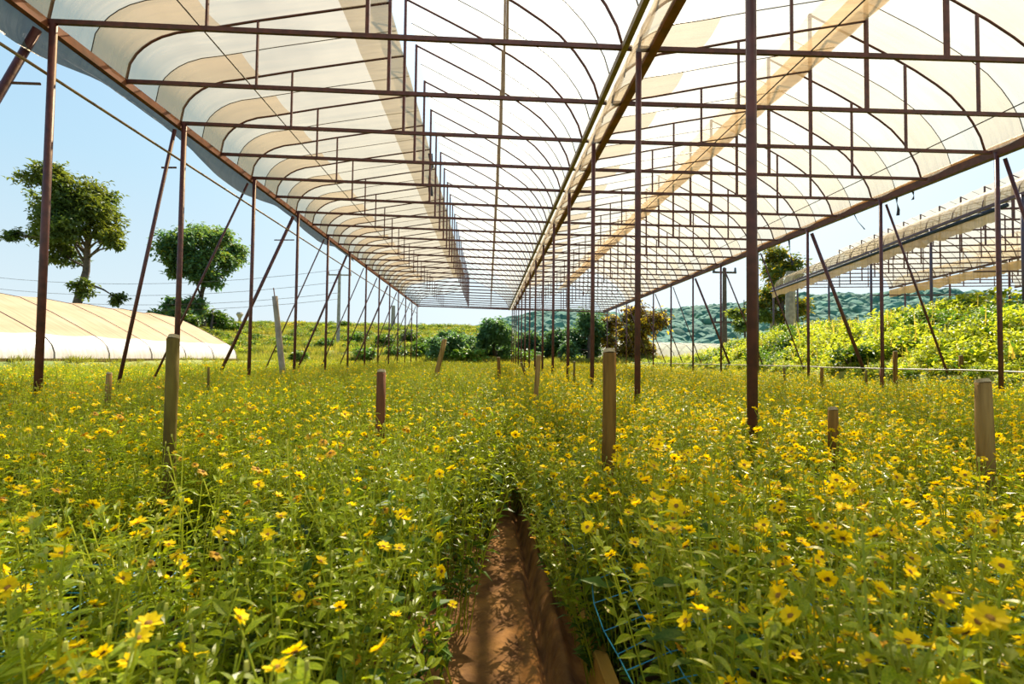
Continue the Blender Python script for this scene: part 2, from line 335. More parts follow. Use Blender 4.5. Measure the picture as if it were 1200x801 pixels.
# ------------------------------------------------------------------ greenhouses
PL = [(0, 0), (.035, .2), (.1, .31), (.17, .385), (.26, .455), (.37, .515), (.53, .57), (.76, .61), (1.0, .66), (1.4, .745), (2.31, .92), (2.85, 1.02)]
PR = [(2.87, 1.78), (3.4, 1.525), (3.88, 1.29), (4.28, 1.07), (4.56, .89), (4.75, .745), (4.92, .56), (5.04, .39), (5.14, .2), (5.2, 0.0)]
KX = 2.87
def make_span(root, xa, ha, xb, hb, d_list, d0, d1, skew, films, hoops=True, S=M['steel'], strut_r=None, width_ref=5.34, sheets=(), purlins=True, bay_bands=False, wires=(1.35, 4.42)):
    W_ = xb - xa; kx = W_ / width_ref; tilt = (hb - ha) / W_
    sk = math.tan(skew)
    def P(px, pz, inset=0.0): return V((px * kx, 0, pz - inset + tilt * px * kx))
    # truss pieces, built once, copied for every bay
    t = MB(); t.bar((0, 0, 0), P(5.28, 0), 0.03, 0.042, S); tie = t.mesh('roof_truss')
    t = MB(); t.tube([P(*q) for q in PL], 0.0135, S, 6); raf_l = t.mesh('rafter', True)
    t = MB(); t.tube([P(*q) for q in PR], 0.0135, S, 6); raf_r = t.mesh('rafter', True)
    t = MB(); t.bar(P(KX, 0), P(KX, 1.79), 0.034, 0.034, S); king = t.mesh('king_post')
    t = MB(); t.bar(P(1.42, 0), P(1.42, .745), 0.022, 0.022, S); s_l = t.mesh('strut')
    t = MB(); t.bar(P(4.14, 0), P(4.14, 1.14), 0.026, 0.026, strut_r or S); s_r = t.mesh('strut')
    for d in d_list:
        r = put('roof_truss', tie, root, (xa, d, ha), (0, 0, -skew))
        for nm, me in (('rafter', raf_l), ('rafter', raf_r), ('king_post', king), ('strut', s_l), ('strut', s_r)):
            put(nm, me, r)
    hb_ = MB(); hb_.tube([P(x, z, -0.012) for x, z in PL], 0.006, M['wire'], 4); hl = hb_.mesh('hoop', True)
    hb_ = MB(); hb_.tube([P(x, z, -0.012) for x, z in PR], 0.006, M['wire'], 4); hr = hb_.mesh('hoop', True)
    if hoops:
        for d in d_list[:-1]:
            put('hoop', hl, root, (xa, d + 0.5, ha), (0, 0, -skew)); put('hoop', hr, root, (xa, d + 0.5, ha), (0, 0, -skew))
    def sheet(name, prof, dd0, dd1, m, sag=0.03, lift=0.03, wob=0.012):
        s = MB(); n = max(2, int((dd1 - dd0) / 0.25)); rows = []
        for i in range(n + 1):
            d = dd0 + (dd1 - dd0) * i / n; row = []
            for x, z in prof:
                fr = (d - d_list[0]) / 0.5; fr -= math.floor(fr)
                q = P(x, z)
                sg = sag * math.sin(math.pi * fr) * min(1, x / 0.3, (5.3 - x) / 0.3)
                row.append((xa + q.x, d - q.x * sk, ha + q.z + lift - sg + wob * noise.noise(V((x * 3, d * 2.2, 1)))))
            rows.append(row)
        s.grid(rows, m)
        return s.build(name, root, True)
    def dens(pr):
        out = []
        for a, b in zip(pr[:-1], pr[1:]):
            k = max(1, int(abs(b[0] - a[0]) / 0.3))
            out += [(a[0] + (b[0] - a[0]) * i / k, a[1] + (b[1] - a[1]) * i / k) for i in range(k)]
        return out + [pr[-1]]
    for side, dd0, dd1, m in films:
        if side == 'L': sheet('roof_film', dens(PL), dd0, dd1, m)
        if side == 'R': sheet('roof_film', dens(PR), dd0, dd1, m)
        if side == 'V': sheet('vent_film', [(2.34, .925), (2.5, .955), (2.7, .99), (2.86, 1.02)], dd0, dd1, m, 0.02, 0.012, 0.02)
        if side == 'E': sheet('roof_film', [q for q in PL if q[0] <= 0.6], dd0, dd1, m)
    if bay_bands:  # film patch across half of each bay, tinted apart from the sheet
        t = MB(); pr = dens([q for q in PL if q[0] < 1.1]); n = 5
        t.grid([[tuple(P(x, z) + V((0, .5 * i / n, .012 - .03 * math.sin(math.pi * i / n)))) for x, z in pr] for i in range(n + 1)], M['film_lap']); lm_ = t.mesh('film_overlap', True)
        pr = dens([q for q in PR if q[0] > 2.8])
        t = MB(); t.grid([[tuple(P(x, z) + V((0, .5 * i / n, .012 - .03 * math.sin(math.pi * i / n)))) for x, z in pr] for i in range(n + 1)], M['film_lap2']); rm_ = t.mesh('film_overlap', True)
        for d in d_list[2:]:
            if d < 24: put('film_overlap', lm_, root, (xa, d - .5, ha), (0, 0, -skew)); put('film_overlap', rm_, root, (xa, d - .5, ha), (0, 0, -skew))
    if purlins:
        for px in wires:
            t = MB(); q = P(px, 0.03); t.tube([(xa + q.x, d0 - q.x * sk, ha + q.z), (xa + q.x, d1 - q.x * sk, ha + q.z)], 0.007, M['wire'], 5); t.build('purlin_wire', root)

D0, D1 = 0.55 - 6, 29.55
ROOT = empty('greenhouse', (0, 0, 0))
tag(ROOT, 'open-sided greenhouse frame of brown steel posts and trusses under milky film, over the flower field', 'greenhouse')
GL, GM, GR = (-4.014, 3.00), (1.347, 2.86), (6.672, 2.80)
SK = 0.0345
dk = [4.73 + k for k in range(-6, 26)]
make_span(ROOT, GL[0], CAMZ + GL[1], GM[0], CAMZ + GM[1], dk, -6, 29.8, SK,
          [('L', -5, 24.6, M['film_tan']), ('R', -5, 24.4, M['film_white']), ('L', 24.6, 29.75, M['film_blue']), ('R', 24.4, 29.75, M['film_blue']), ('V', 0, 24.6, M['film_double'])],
          strut_r=M['tan_steel'], bay_bands=True, wires=(1.35,))  # right-hand struts coloured tan for the sun glare on them
dk2 = [4.55 + k for k in range(-6, 26)]
make_span(ROOT, GM[0], CAMZ + GM[1], GR[0], CAMZ + GR[1], dk2, -6, 29.8, SK,
          [('L', -5, 24.4, M['film_cream']), ('R', -5, 24.2, M['film_cream']), ('L', 24.4, 29.55, M['film_blue']), ('R', 24.2, 29.55, M['film_blue']), ('V', 0, 27, M['film_roll'])], bay_bands=True, wires=(1.6, 4.42))
def gutter_z(gx): return CAMZ + gx[1]
# left and right eave beams, the double middle rail
t = MB(); t.bar((GL[0] - .02, -5, gutter_z(GL) - .02), (GL[0] - .02, 29.75, gutter_z(GL) - .02), 0.06, 0.085, M['rust']); t.build('eave_beam', ROOT)
t = MB(); t.bar((GR[0] + .03, -5, gutter_z(GR) - .0), (GR[0] + .03, 29.4, gutter_z(GR) - .0), 0.09, 0.11, M['steel']); t.build('eave_beam', ROOT)
for dx in (-0.135, 0.135):
    t = MB(); t.bar((GM[0] + dx, -5, gutter_z(GM) + 0.0), (GM[0] + dx, 29.6, gutter_z(GM) + 0.0), 0.05 if dx < 0 else .08, 0.06, M['tan_steel'] if dx < 0 else M['rust']); t.build('gutter_rail', ROOT)
t = MB(); t.grid([[(GM[0] + dx, y, gutter_z(GM) + dz) for dx, dz in ((-.13, .03), (-.06, -.03), (0, -.045), (.06, -.03), (.13, .03))] for y in (-5, 5, 15, 29.6)], M['film_cream']); t.build('gutter_film', ROOT, True)
t = MB(); t.tube([(GL[0] - .05, -3, CAMZ + 2.56), (GL[0] - .05, 29.6, CAMZ + 2.55)], 0.014, M['tan_steel'], 6); t.build('side_rail', ROOT, True)
t = MB(); t.bar((GL[0], 29.7, gutter_z(GL)), (GR[0], 29.35, gutter_z(GR)), 0.05, 0.07, M['steel']); t.build('end_beam', ROOT)

def post(x, y, ztop, r, m=M['steel'], lean=0.0, z0=-0.05, root=ROOT, name='post', sides=10):
    t = MB(); t.tube([(x + lean * 0, y, ztop), (x, y, z0)], r, m, sides); return t.build(name, root, True)
for k in range(-1, 13):
    post(GL[0] + .05, 4.73 + 2 * k, gutter_z(GL), 0.032 if k < 2 else 0.028, z0=0.0)
for k in range(-1, 14):
    post(GM[0], 2.55 + 2 * k, gutter_z(GM), 0.0265)
for k in range(-2, 12):
    post(GR[0], 6.36 + 2 * k, gutter_z(GR), 0.028, z0=0.0)
def brace(p, q, r, m=M['steel']):
    t = MB(); t.tube([p, q], r, m, 8); return t.build('brace', ROOT, True)
zl, zr = gutter_z(GL), gutter_z(GR)
for k, (dx, r) in enumerate([(1.6, .034), (.58, .022), (1.4, .018), (1.38, .034), (1.35, .016), (1.3, .03), (1.3, .016), (1.3, .02), (1.3, .03), (1.2, .02), (1.3, .02), (1.3, .02), (1.2, .02)]):
    y = 4.73 + 2 * k
    brace((GL[0] - .02, y - .08, zl - .12), (GL[0] - dx * 1.2, y - .1, 0.0), r)
    if k in (0, 1, 3):
        f_ = 0.19; t = MB(); t.tube([(GL[0], y - .05, zl - .6), (GL[0] - dx * 0.28, y - .09, zl - .62)], .012, M['steel'], 6); t.build('brace_spacer', ROOT)
for k, (dx, r) in enumerate([(.95, .022), (1.05, .018), (1.12, .034), (1.1, .016), (1.2, .02), (1.2, .034), (1.1, .018), (1.2, .02), (1.2, .02), (1.1, .02), (1.2, .02)]):
    y = 6.36 + 2 * k
    brace((GR[0] + .05, y - .06, zr - .1), (GR[0] + dx, y - .1, 0.85), r)
# shade net gathered under the left eave
t = MB(); rows = []
for i in range(120):
    y = -1 + i * 0.14
    h = 0.20 + 0.10 * math.sin(y * 1.55 + 1.4) + 0.05 * ns(0, y, 1.2); h = max(0.05, h * (1 - smooth(9, 17, y) * 0.75))
    rows.append([(GL[0] - .055 - 0.05 * math.sin(3.0 * q) + 0.02 * ns(q * 3, y, 2.5), y, zl - 0.03 - h * q) for q in (0, .2, .4, .6, .8, 1)])
t.grid(rows, M['net']); tag(t.build('side_net', ROOT, True), 'blue-grey shade net gathered under the eave')
# rolled film edge clipped along the right eave
t = MB(); rows = []
for i in range(130):
    y = -1 + i * 0.235
    rows.append((GR[0] + 0.0 + .02 * ns(1, y, 1.3), y, zr + 0.075 + 0.018 * ns(0, y, 2)))
t.tube(rows, 0.028, M['valance'], 6); t.build('film_roll', ROOT, True)

# rags and torn strips that hang from the frame
def rag(pts, w, label, m=M['rag']):
    t = MB(); rows = []
    for i, p in enumerate(pts):
        p = V(p); a = i * 0.9; o_ = V((math.cos(a), math.sin(a), 0)) * (w / 2)
        rows.append([p - o_, p + o_ * 0.2 + V((0, 0.01, 0)), p + o_])
    t.grid(rows, m); o = t.build('hanging_rag', None, True); tag(o, label, 'rag', 'rags tied to the greenhouse frame'); return o
def at(u, v, D):
    """a point of the photograph at depth D, for measuring where things stand"""
    u -= 600; v -= 400.5
    d = rr * (u / FPX) - uu * (v / FPX) + fw
    return V((0, 0, CAMZ)) + d * (D / d.y)
rag([(6.70, 8.05, zr - .06), (6.71, 8.05, zr - .16), (6.73, 8.05, zr - .27), (6.72, 8.05, zr - .36)], .05, 'dark blue rag dangling from the right eave beam, the longest')
rag([(6.72, 7.75, zr - .06), (6.74, 7.75, zr - .12), (6.70, 7.73, zr - .2)], .05, 'short bent dark rag dangling from the right eave beam')
rag([(6.72, 9.05, zr - .06), (6.75, 9.0, zr - .2), (6.84, 8.95, zr - .36)], .025, 'thin dark cord dangling from the right eave beam')
rag([(6.72, 11.1, zr - .06), (6.74, 11.1, zr - .3), (6.78, 11.1, zr - .5), (6.8, 11.1, zr - .62)], .05, 'dark strip dangling from the right eave beam beside a brown post')
kx_, kz_ = -1.13, CAMZ + 2.97
rag([(-1.15, 9.75, kz_ + .95), (-1.12, 9.75, kz_ + .7), (-1.17, 9.72, kz_ + .5), (-1.14, 9.74, kz_ + .3), (-1.12, 9.73, kz_ + .12)], .09, 'torn dark strip hanging under the roof vent of the left span')

# second greenhouse on the bank, turned a little to the right
R2 = empty('greenhouse', (0, 0, 0), -math.radians(11.0))
tag(R2, 'neighbouring greenhouse on the bank to the right, torn tan film hanging from its eave', 'greenhouse')
H2 = CAMZ + 3.6
ga, gb, gc = (9.05, 3.6), (14.3, 3.6), (19.6, 3.6)
d2 = [9.2 + k for k in range(0, 18)]
make_span(R2, ga[0], H2, gb[0], H2, d2, 8.5, 26.7, 0.0, [('R', 9.2, 26.5, M['film_cream']), ('L', 17.5, 26.5, M['film_cream']), ('E', 11.5, 17.5, M['film_roll'])], hoops=True, purlins=False)
d3 = [12.2 + k for k in range(0, 15)]
make_span(R2, gb[0], H2, gc[0], H2, d3, 11.5, 26.7, 0.0, [('L', 12.2, 26.5, M['film_cream']), ('R', 12.2, 26.5, M['film_cream'])], hoops=False, purlins=False)
for gx in (ga, gb, gc):
    t = MB(); t.bar((gx[0], 8.5, H2), (gx[0], 26.7, H2), .06, .07, M['steel']); t.build('eave_beam', R2)
    for k in range(7 if gx is not gc else 4):
        y = 9.2 + 2.9 * k if gx is ga else 11 + 2.9 * k
        if y < 26.8: post(gx[0], y, H2, 0.035, M['blue_steel'] if gx is ga else M['steel'], z0=1.2, root=R2)
t = MB(); t.tube([(ga[0] - .07, 12.4, H2 - .14), (ga[0] - .07, 26.7, H2 - .12)], .05, M['rag'], 8); t.build('film_roller', R2, True)
for gx, dd0 in ((ga, 12.6), (gb, 11.5)):
    t = MB(); rows = []; n = 160
    for i in range(n):
        y = dd0 + (26.6 - dd0) * i / (n - 1); h = .34 + .10 * ns(2, y, 2.4) + .05 * ns(2, y, 9)
        rows.append([(gx[0] - .06 + .03 * ns(q * 4, y, 3), y, H2 - .1 - h * q) for q in (0, .35, .7, 1)])
    t.grid(rows, M['valance']); tag(t.build('film_valance', R2, True), 'torn tan film valance')
for dd in (9.3, 13.5, 18):
    t = MB(); t.tube([(ga[0], dd, H2 - 1.4), (gb[0], dd, H2 - 1.4)], .02, M['steel'], 6); t.build('cross_rail', R2)

# tunnel greenhouse on the left
TN = empty('tunnel_greenhouse', (-12.5, 13, 0.8))
tag(TN, 'long low buff-film tunnel greenhouse beyond the left posts', 'greenhouse')
prof = [(1.8, 0.0), (1.79, .22), (1.72, .42), (1.58, .58), (1.36, .72), (.9, .98), (.2, 1.36), (-.7, 1.78), (-1.75, 1.98), (-2.8, 1.78), (-3.7, 1.36), (-4.6, .9), (-5.0, .42), (-5.1, 0)]
rows = []
for i in range(63):
    y = -9 + 18.4 * i / 62; fr = (y + 9) / 1.84; fr -= math.floor(fr)
    rows.append([(x, y, z - (0.05 * math.sin(math.pi * fr) if 0.05 < z else 0)) for x, z in prof])
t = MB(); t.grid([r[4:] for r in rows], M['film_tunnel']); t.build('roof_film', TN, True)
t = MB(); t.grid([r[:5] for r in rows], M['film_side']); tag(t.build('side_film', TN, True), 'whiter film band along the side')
t = MB()
for i in range(len(prof) - 1):
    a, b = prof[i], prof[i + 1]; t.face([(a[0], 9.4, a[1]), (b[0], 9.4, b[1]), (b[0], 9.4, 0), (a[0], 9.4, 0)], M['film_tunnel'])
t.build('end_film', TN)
h_ = MB(); h_.tube([(x * 1.004, 0, z + .006) for x, z in prof], .009, M['wire'], 5); hm = h_.mesh('hoop', True)
for i in range(11): put('hoop', hm, TN, (0, -9 + 1.84 * i, 0))
t = MB(); t.bar((1.86, -9, .04), (1.86, 9.4, .04), .06, .09, M['wood_dark']); t.build('base_rail', TN)

# far white tunnel seen between the right posts
FT = empty('tunnel_greenhouse', (15.4, 43.5, 0.75), math.radians(-72))
tag(FT, 'small distant white tunnel greenhouse in front of the wooded hill', 'greenhouse')
t = MB(); pr = [(-2.5, 0), (-2.2, .9), (-1.3, 1.6), (0, 1.85), (1.3, 1.6), (2.2, .9), (2.5, 0)]
t.grid([[(x, -7 + 14 * i / 8, z) for x, z in pr] for i in range(9)], M['film_white'])
t.build('roof_film', FT, True)
for s_ in (-7, 7):
    t = MB(); t.face([(x, s_, z) for x, z in pr], M['film_white']); t.build('end_film', FT)
h_ = MB(); h_.tube([(x * 1.01, 0, z * 1.01) for x, z in pr], .025, M['wire'], 5); hm = h_.mesh('hoop', True)
for i in range(8): put('hoop', hm, FT, (0, -7 + 2 * i, 0))

# ------------------------------------------------------------------ stakes, rails, poles
def stake(u, vtop, D, width, label, m, lean=(0, 0), base=-0.1, cut=True, name='wooden_stake', cat='stake', group='wooden stakes in the flower beds'):
    p = at(u, vtop, D); r = width / 2; H = p.z - base
    o = empty(name, (p.x, p.y, base)); tag(o, label, cat, group)
    t = MB(); b0 = V((-lean[0] * H, -lean[1] * H, 0)); pts = []
    for i in range(7):
        q = i / 6; pts.append(b0 * (1 - q) + V((r * 0.16 * ns(q * 3, u, 1), r * 0.16 * ns(q * 3, u, 1, 4), H * q)))
    t.tube(pts, r * 1.05, m, 9, True, r * 0.95, 0.07); t.build('shaft', o, True)
    if cut:
        t = MB(); n = 9; t.tube([V((0, 0, H - .002)), V((0, 0.004, H + .012))], r * 0.93, M['endgrain'], n, True, r * 0.8); tag(t.build('cut_top', o), 'pale sawn end')
    return o
stake(714, 413, 1.9, .052, 'tall pale wooden stake right of the dirt path, the tallest in the right bed', M['wood'])
stake(203.5, 396, 2.1, .048, 'tall dark mossy wooden stake in the left bed in front of a steel post', M['wood_dark'])
stake(447, 436, 2.5, .046, 'reddish-brown wooden stake in the left bed between tall stake and path', M['wood_red'])
stake(631.5, 417, 4.6, .048, 'slim grey stake standing in the flowers behind the end of the path', M['wood_pale'], (.06, 0))
stake(521, 398, 9.5, .09, 'pale wooden stake leaning to the right far back in the left bed', M['wood_pale'], (.22, 0))
stake(584, 419, 10, .07, 'short thin stake far back in the middle of the field', M['wood'], (-.05, 0))
stake(611, 425, 9.0, .05, 'short tilted dark stake far back beside the middle posts', M['wood_dark'], (-.35, 0))
stake(1152, 448, 1.9, .058, 'thick pale stake with slanted top in the right bed near the frame edge', M['wood_pale'], (-.02, 0))
stake(976, 480, 2.3, .046, 'squat wooden stake barely clearing the flowers in the right bed', M['wood'])
stake(128, 438, 4.2, .045, 'short grey stake in the left bed left of the mossy stake', M['wood_pale'])
stake(244.5, 430, 5.2, .025, 'thin dark stick in the left bed right of the mossy stake', M['wood_dark'], cut=False)
stake(1049, 412, 7.7, .065, 'stout stake in front of the white pipe beside a right-hand steel post', M['wood'])
stake(1126, 417, 8.2, .065, 'stout stake holding up the white pipe near the right frame edge', M['wood'])
stake(963, 431, 7.5, .05, 'low stake in front of the white pipe, left of two taller ones', M['wood'])
stake(1033, 432, 7.4, .05, 'very low stake at the foot of a right-hand steel post', M['wood_red'])
stake(673, 424, 8, .04, 'thin short stake between two middle steel posts', M['wood_dark'])
stake(1015, 434, 7.9, .035, 'tiny stake stub in front of the white pipe', M['wood_dark'])
stake(919, 431, 8.4, .04, 'low dark stake stub right of the nearest big steel post', M['wood_dark'])

o = stake(322, 347, 10.6, .115, 'leaning square concrete post with a rusty rod on top, beyond the left posts', M['concrete'], (-.13, 0), 0.6, False, 'concrete_post', 'post', None)
p = at(322, 347, 10.6); t = MB(); t.tube([(0, 0, p.z - .62), (-.03, 0, p.z - .6 + .17)], .011, M['rust'], 5); t.build('rod', o)

t = MB(); rows = []
for i in range(60):
    y = 4.5 + i * 0.38; rows.append((7.62 + .05 * ns(0, y, .4), y, 0.905 + .025 * ns(3, y, .7)))
t.tube(rows, .014, M['pipe_white'], 6); tag(t.build('water_pipe', None, True), 'whitish water pipe running low along the right edge of the flowers', 'pipe')

def pole(u, vtop, D, w, label, m, base, arms=(), lines=0):
    p = at(u, vtop, D); o = empty('utility_pole', (p.x, p.y, base)); tag(o, label, 'pole', 'utility poles beyond the field')
    t = MB(); H = p.z - base; t.tube([(0, 0, 0), (0, 0, H)], w * .6, m, 8, True, w * .42); t.build('shaft', o)
    for dz, L in arms:
        t = MB(); t.bar((-L / 2, 0, H - dz), (L / 2, 0, H - dz), w * .35, w * .4, m); t.build('crossarm', o)
        for sx_ in (-.46, 0, .46):
            t = MB(); t.tube([(sx_ * L, 0, H - dz), (sx_ * L, 0, H - dz + w * 1.1)], w * .3, M['insulator'], 6, True, w * .16); t.build('insulator', o)
    return V((p.x, p.y, p.z))
a1 = pole(398, 317, 42, .26, 'concrete utility pole with crossarm beyond the left posts', M['concrete'], 1.0, ((.35, 1.9),))
pole(461, 358, 60, .5, 'slim distant utility pole left of the dark trees', M['concrete'], 3.0, ())
a2 = pole(849, 314, 46, .42, 'dark utility pole with two crossarms behind the right posts', M['bark'], 1.0, ((.4, 2.2), (5.0, 2.0)))
pole(906, 286, 40, .5, 'pale concrete utility pole in front of the big dark tree', M['concrete'], 1.0, ())
pole(926, 318, 26, .50, 'thick concrete pole beside the tan film end of neighbouring greenhouse', M['concrete'], 1.2, ())
for i, (v0, dz) in enumerate(((320, 0.1), (333, -.9), (342, -1.8), (347, -2.3))):
    b = at(-60, v0 - 2, 52); c = a1 + V((0, 0, dz)); t = MB()
    t.tube([b + (c - b) * (q / 10) - V((0, 0, 1.2 * 4 * (q / 10) * (1 - q / 10))) for q in range(11)], .016, M['wire'], 4)
    tag(t.build('power_line', None, True), '%s of the four thin power lines crossing the sky behind the left posts' % ('highest', 'second highest', 'second lowest', 'lowest')[i], 'cable', 'power lines in the left sky')
# water tower
p = at(281, 368, 95); o = empty('water_tower', (p.x, p.y, p.z - 5)); tag(o, 'tiny distant water tower on the skyline at left', 'tower')
t = MB(); t.tube([(0, 0, 0), (0, 0, 4.5)], .24, M['concrete'], 8); t.build('shaft', o)
t = MB(); t.tube([(0, 0, 4.3), (0, 0, 5.0)], .25, M['concrete'], 10, True, .62); t.tube([(0, 0, 5.0), (0, 0, 5.35)], .62, M['concrete'], 10, True, .4); t.build('tank', o)

# plank along the right bed, blue plant-support netting
o = MB(); o.bar((.318, 0.3, .10), (.325, 2.75, .105), .035, .19, M['plank']); tag(o.build('plank'), 'yellow-brown plank edging the right bed beside the dirt path', 'plank')
o = MB(); o.bar((.318, 2.80, .10), (.33, 4.9, .10), .03, .17, M['wood_dark']); tag(o.build('plank'), 'darker plank edging the right bed further along the path', 'plank')
def net(x0, x1, y0, y1, z, cell, label, drop=0.0):
    t = MB(); nx = int((x1 - x0) / cell); ny = int((y1 - y0) / cell)
    def q(i, j):
        x, y = x0 + i * cell, y0 + j * cell
        return (x + .028 * ns(x, y, 5), y + .03 * ns(x, y, 5, 5), z - drop * math.exp(-i * 0.9) + .05 * ns(x, y, 3, 2))
    for i in range(nx + 1): t.tube([q(i, j) for j in range(ny + 1)], .0014, M['cord_blue'], 4, False)
    for j in range(ny + 1): t.tube([q(i, j) for i in range(nx + 1)], .0013, M['cord_blue'], 4, False)
    tag(t.build('plant_net'), label, 'net')
net(.29, 1.6, .70, 3.3, .43, .09, 'blue cord plant-support net in the right bed, its edge showing beside the path', .05)
net(-1.5, -.75, .6, 1.5, .43, .10, 'blue cord plant-support net in the left bed, mostly hidden by leaves', 0)

# ------------------------------------------------------------------ flower plants
def flower_mesh(R, old=False, detail=True, k=0):
    f_ = MB(); n = 15 if k % 2 else 13; pm = M['petal_old'] if old else M['petal']; q = random.Random(k)
    for i in range(n):
        a = 2 * math.pi * (i + q.uniform(-.15, .15)) / n; L = R * q.uniform(.88, 1.05); el = q.uniform(.0, .75) - (.6 if old else 0)
        d = V((math.cos(a) * math.cos(el), math.sin(a) * math.cos(el), math.sin(el)))
        s = V((-math.sin(a), math.cos(a), 0)); w = R * .25
        b = len(f_.v); p0 = d * (R * .2)
        f_.v += [tuple(p0 - s * w * .5), tuple(p0 + s * w * .5), tuple(d * (L * .7) + s * w), tuple(d * L + V((0, 0, -.04 * R))), tuple(d * (L * .7) - s * w)]
        f_.f.append((b, b + 1, b + 2, b + 3, b + 4)); f_.m.append(f_.mi(pm))
    return f_
def disc_into(f_, R, n=8):
    m = M['disc']; b = len(f_.v); mi = f_.mi(m)
    for j, (rad, z) in enumerate(((.29, .0), (.27, .12), (.15, .2))):
        for i in range(n):
            a = 2 * math.pi * i / n; f_.v.append((R * rad * math.cos(a), R * rad * math.sin(a), R * z))
    for j in range(2):
        for i in range(n):
            f_.f.append((b + j * n + i, b + j * n + (i + 1) % n, b + (j + 1) * n + (i + 1) % n, b + (j + 1) * n + i)); f_.m.append(mi)
    f_.f.append(tuple(b + 2 * n + i for i in range(n))); f_.m.append(mi)
    return f_
R_FL = 0.0145
PET = [flower_mesh(R_FL, k == 3, True, k).mesh('flower') for k in range(4)]
DISC = disc_into(MB(), R_FL).mesh('flower_centre')
FLW = [disc_into(flower_mesh(R_FL, k == 3, True, k), R_FL).mesh('flower') for k in range(4)]
def leaf_proto(m, wide):
    l_ = MB(); L = 1.0; w = wide; n = 6
    for i in range(n):
        a, b = i / n, (i + 1) / n
        wa, wb = w / 2 * math.sin(math.pi * a ** .8) , w / 2 * math.sin(math.pi * b ** .8)
        za, zb = -.25 * a * a, -.25 * b * b
        for s in (-1, 1):
            l_.face([(0, a, za), (0, b, zb), (s * wb, b, zb + wb * .4), (s * wa, a, za + wa * .4)], m)
    return l_.mesh('leaf', True)
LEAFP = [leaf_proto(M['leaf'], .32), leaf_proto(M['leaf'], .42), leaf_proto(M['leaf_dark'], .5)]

def design(seed, nst, flowers, h=.74, spread=.2):
    """one plant as lists: stems (polylines), leaves (pos, dir, normal, length, width, kind), flowers (pos, direction, scale, kind), buds"""
    q = random.Random(seed); st, lv, fl, bd = [], [], [], []
    tips = []
    for i in range(nst):
        a = q.uniform(0, 2 * math.pi); sp = spread * math.sqrt(q.uniform(.02, 1)); hh = h * q.uniform(.78, 1.06) * (1 - .2 * sp / spread)
        b = V((.05 * math.cos(a + 1) * q.random(), .05 * math.sin(a + 1) * q.random(), 0)); tip = V((sp * math.cos(a), sp * math.sin(a), hh))
        mid = b * .4 + tip * .6 + V((0, 0, -.0)); mid.z = hh * .5; mid.x *= .8; mid.y *= .8
        pts = [b, b * .5 + mid * .5 + V((q.uniform(-.01, .01), q.uniform(-.01, .01), 0)), mid, mid * .45 + tip * .55, tip]
        pts[1].z = hh * .25
        st.append(pts); tips.append((pts, a))
        def along(t):
            k = min(3, int(t * 4)); fr = t * 4 - k; return pts[k] * (1 - fr) + pts[k + 1] * fr
        t = .22
        while t < .97:
            p = along(t)
            for s in (0, math.pi):
                if q.random() < .12: continue
                az = a + t * 9 + s + q.uniform(-.5, .5); el = q.uniform(-.15, .75)
                d = V((math.cos(az) * math.cos(el), math.sin(az) * math.cos(el), math.sin(el)))
                L = q.uniform(.026, .050) * (1.15 - .4 * t); big = q.random() < .10 and t < .8
                if big: L *= 1.45
                lv.append((p, d, V((q.uniform(-.5, .5), q.uniform(-.5, .5), 1)), L, L * (q.uniform(.24, .36) if not big else .48), 2 if (big or t < .42 + q.uniform(-.12, .12)) else q.choice((0, 1))))  # low leaves coloured dark for shade inside the plant; big ones dark themselves
            t += q.uniform(.038, .058)
        # side shoots near the top
        for k in range(q.choice((1, 2, 2))):
            p = along(q.uniform(.35, .9)); az = q.uniform(0, 6.28); d = V((math.cos(az) * .45, math.sin(az) * .45, 1)).normalized(); L = q.uniform(.08, .15)
            e_ = p + d * L; st.append([p, p + d * L * .5 + V((0, 0, .004)), e_]); tips.append(([p, e_], az))
            for w_ in range(4):
                az2 = q.uniform(0, 6.28); dd = V((math.cos(az2), math.sin(az2), q.uniform(0, .8)))
                lv.append((p + d * L * q.uniform(.2, .95), dd, V((0, 0, 1)), q.uniform(.02, .038), q.uniform(.007, .012), q.choice((0, 1))))
    q.shuffle(tips)
    for i, (pts, a) in enumerate(tips):
        p = pts[-1]
        if i < flowers:
            az = q.uniform(0, 6.28); ti = q.uniform(.1, 1.1); d = V((math.sin(ti) * math.cos(az), math.sin(ti) * math.sin(az) , math.cos(ti)))
            fl.append((p + V((0, 0, .004)), d, q.uniform(.72, 1.12), 3 if q.random() < .06 else q.choice((0, 1, 2))))
        elif q.random() < .6: bd.append(p)
    return st, lv, fl, bd
def stems_mb(D_, b, m=M['stem'], r=.0022):
    for pts in D_[0]: b.tube(pts, r if len(pts) > 3 else r * .7, m, 3, False, r * .6)
    for p in D_[3]: b.tube([p - V((0, 0, .004)), p + V((0, 0, .002)), p + V((0, 0, .005))], .0028, M['bud'], 5, True, .002)
    return b
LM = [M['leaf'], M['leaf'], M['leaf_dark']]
def leaves_mb(D_, b, grow=1.0):
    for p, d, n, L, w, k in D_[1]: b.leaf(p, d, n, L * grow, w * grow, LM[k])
    return b
def fl_matrix(p, d, s, k):
    qv = d.to_track_quat('Z', 'Y'); return Matrix.LocRotScale(p, qv, (s, s, s))

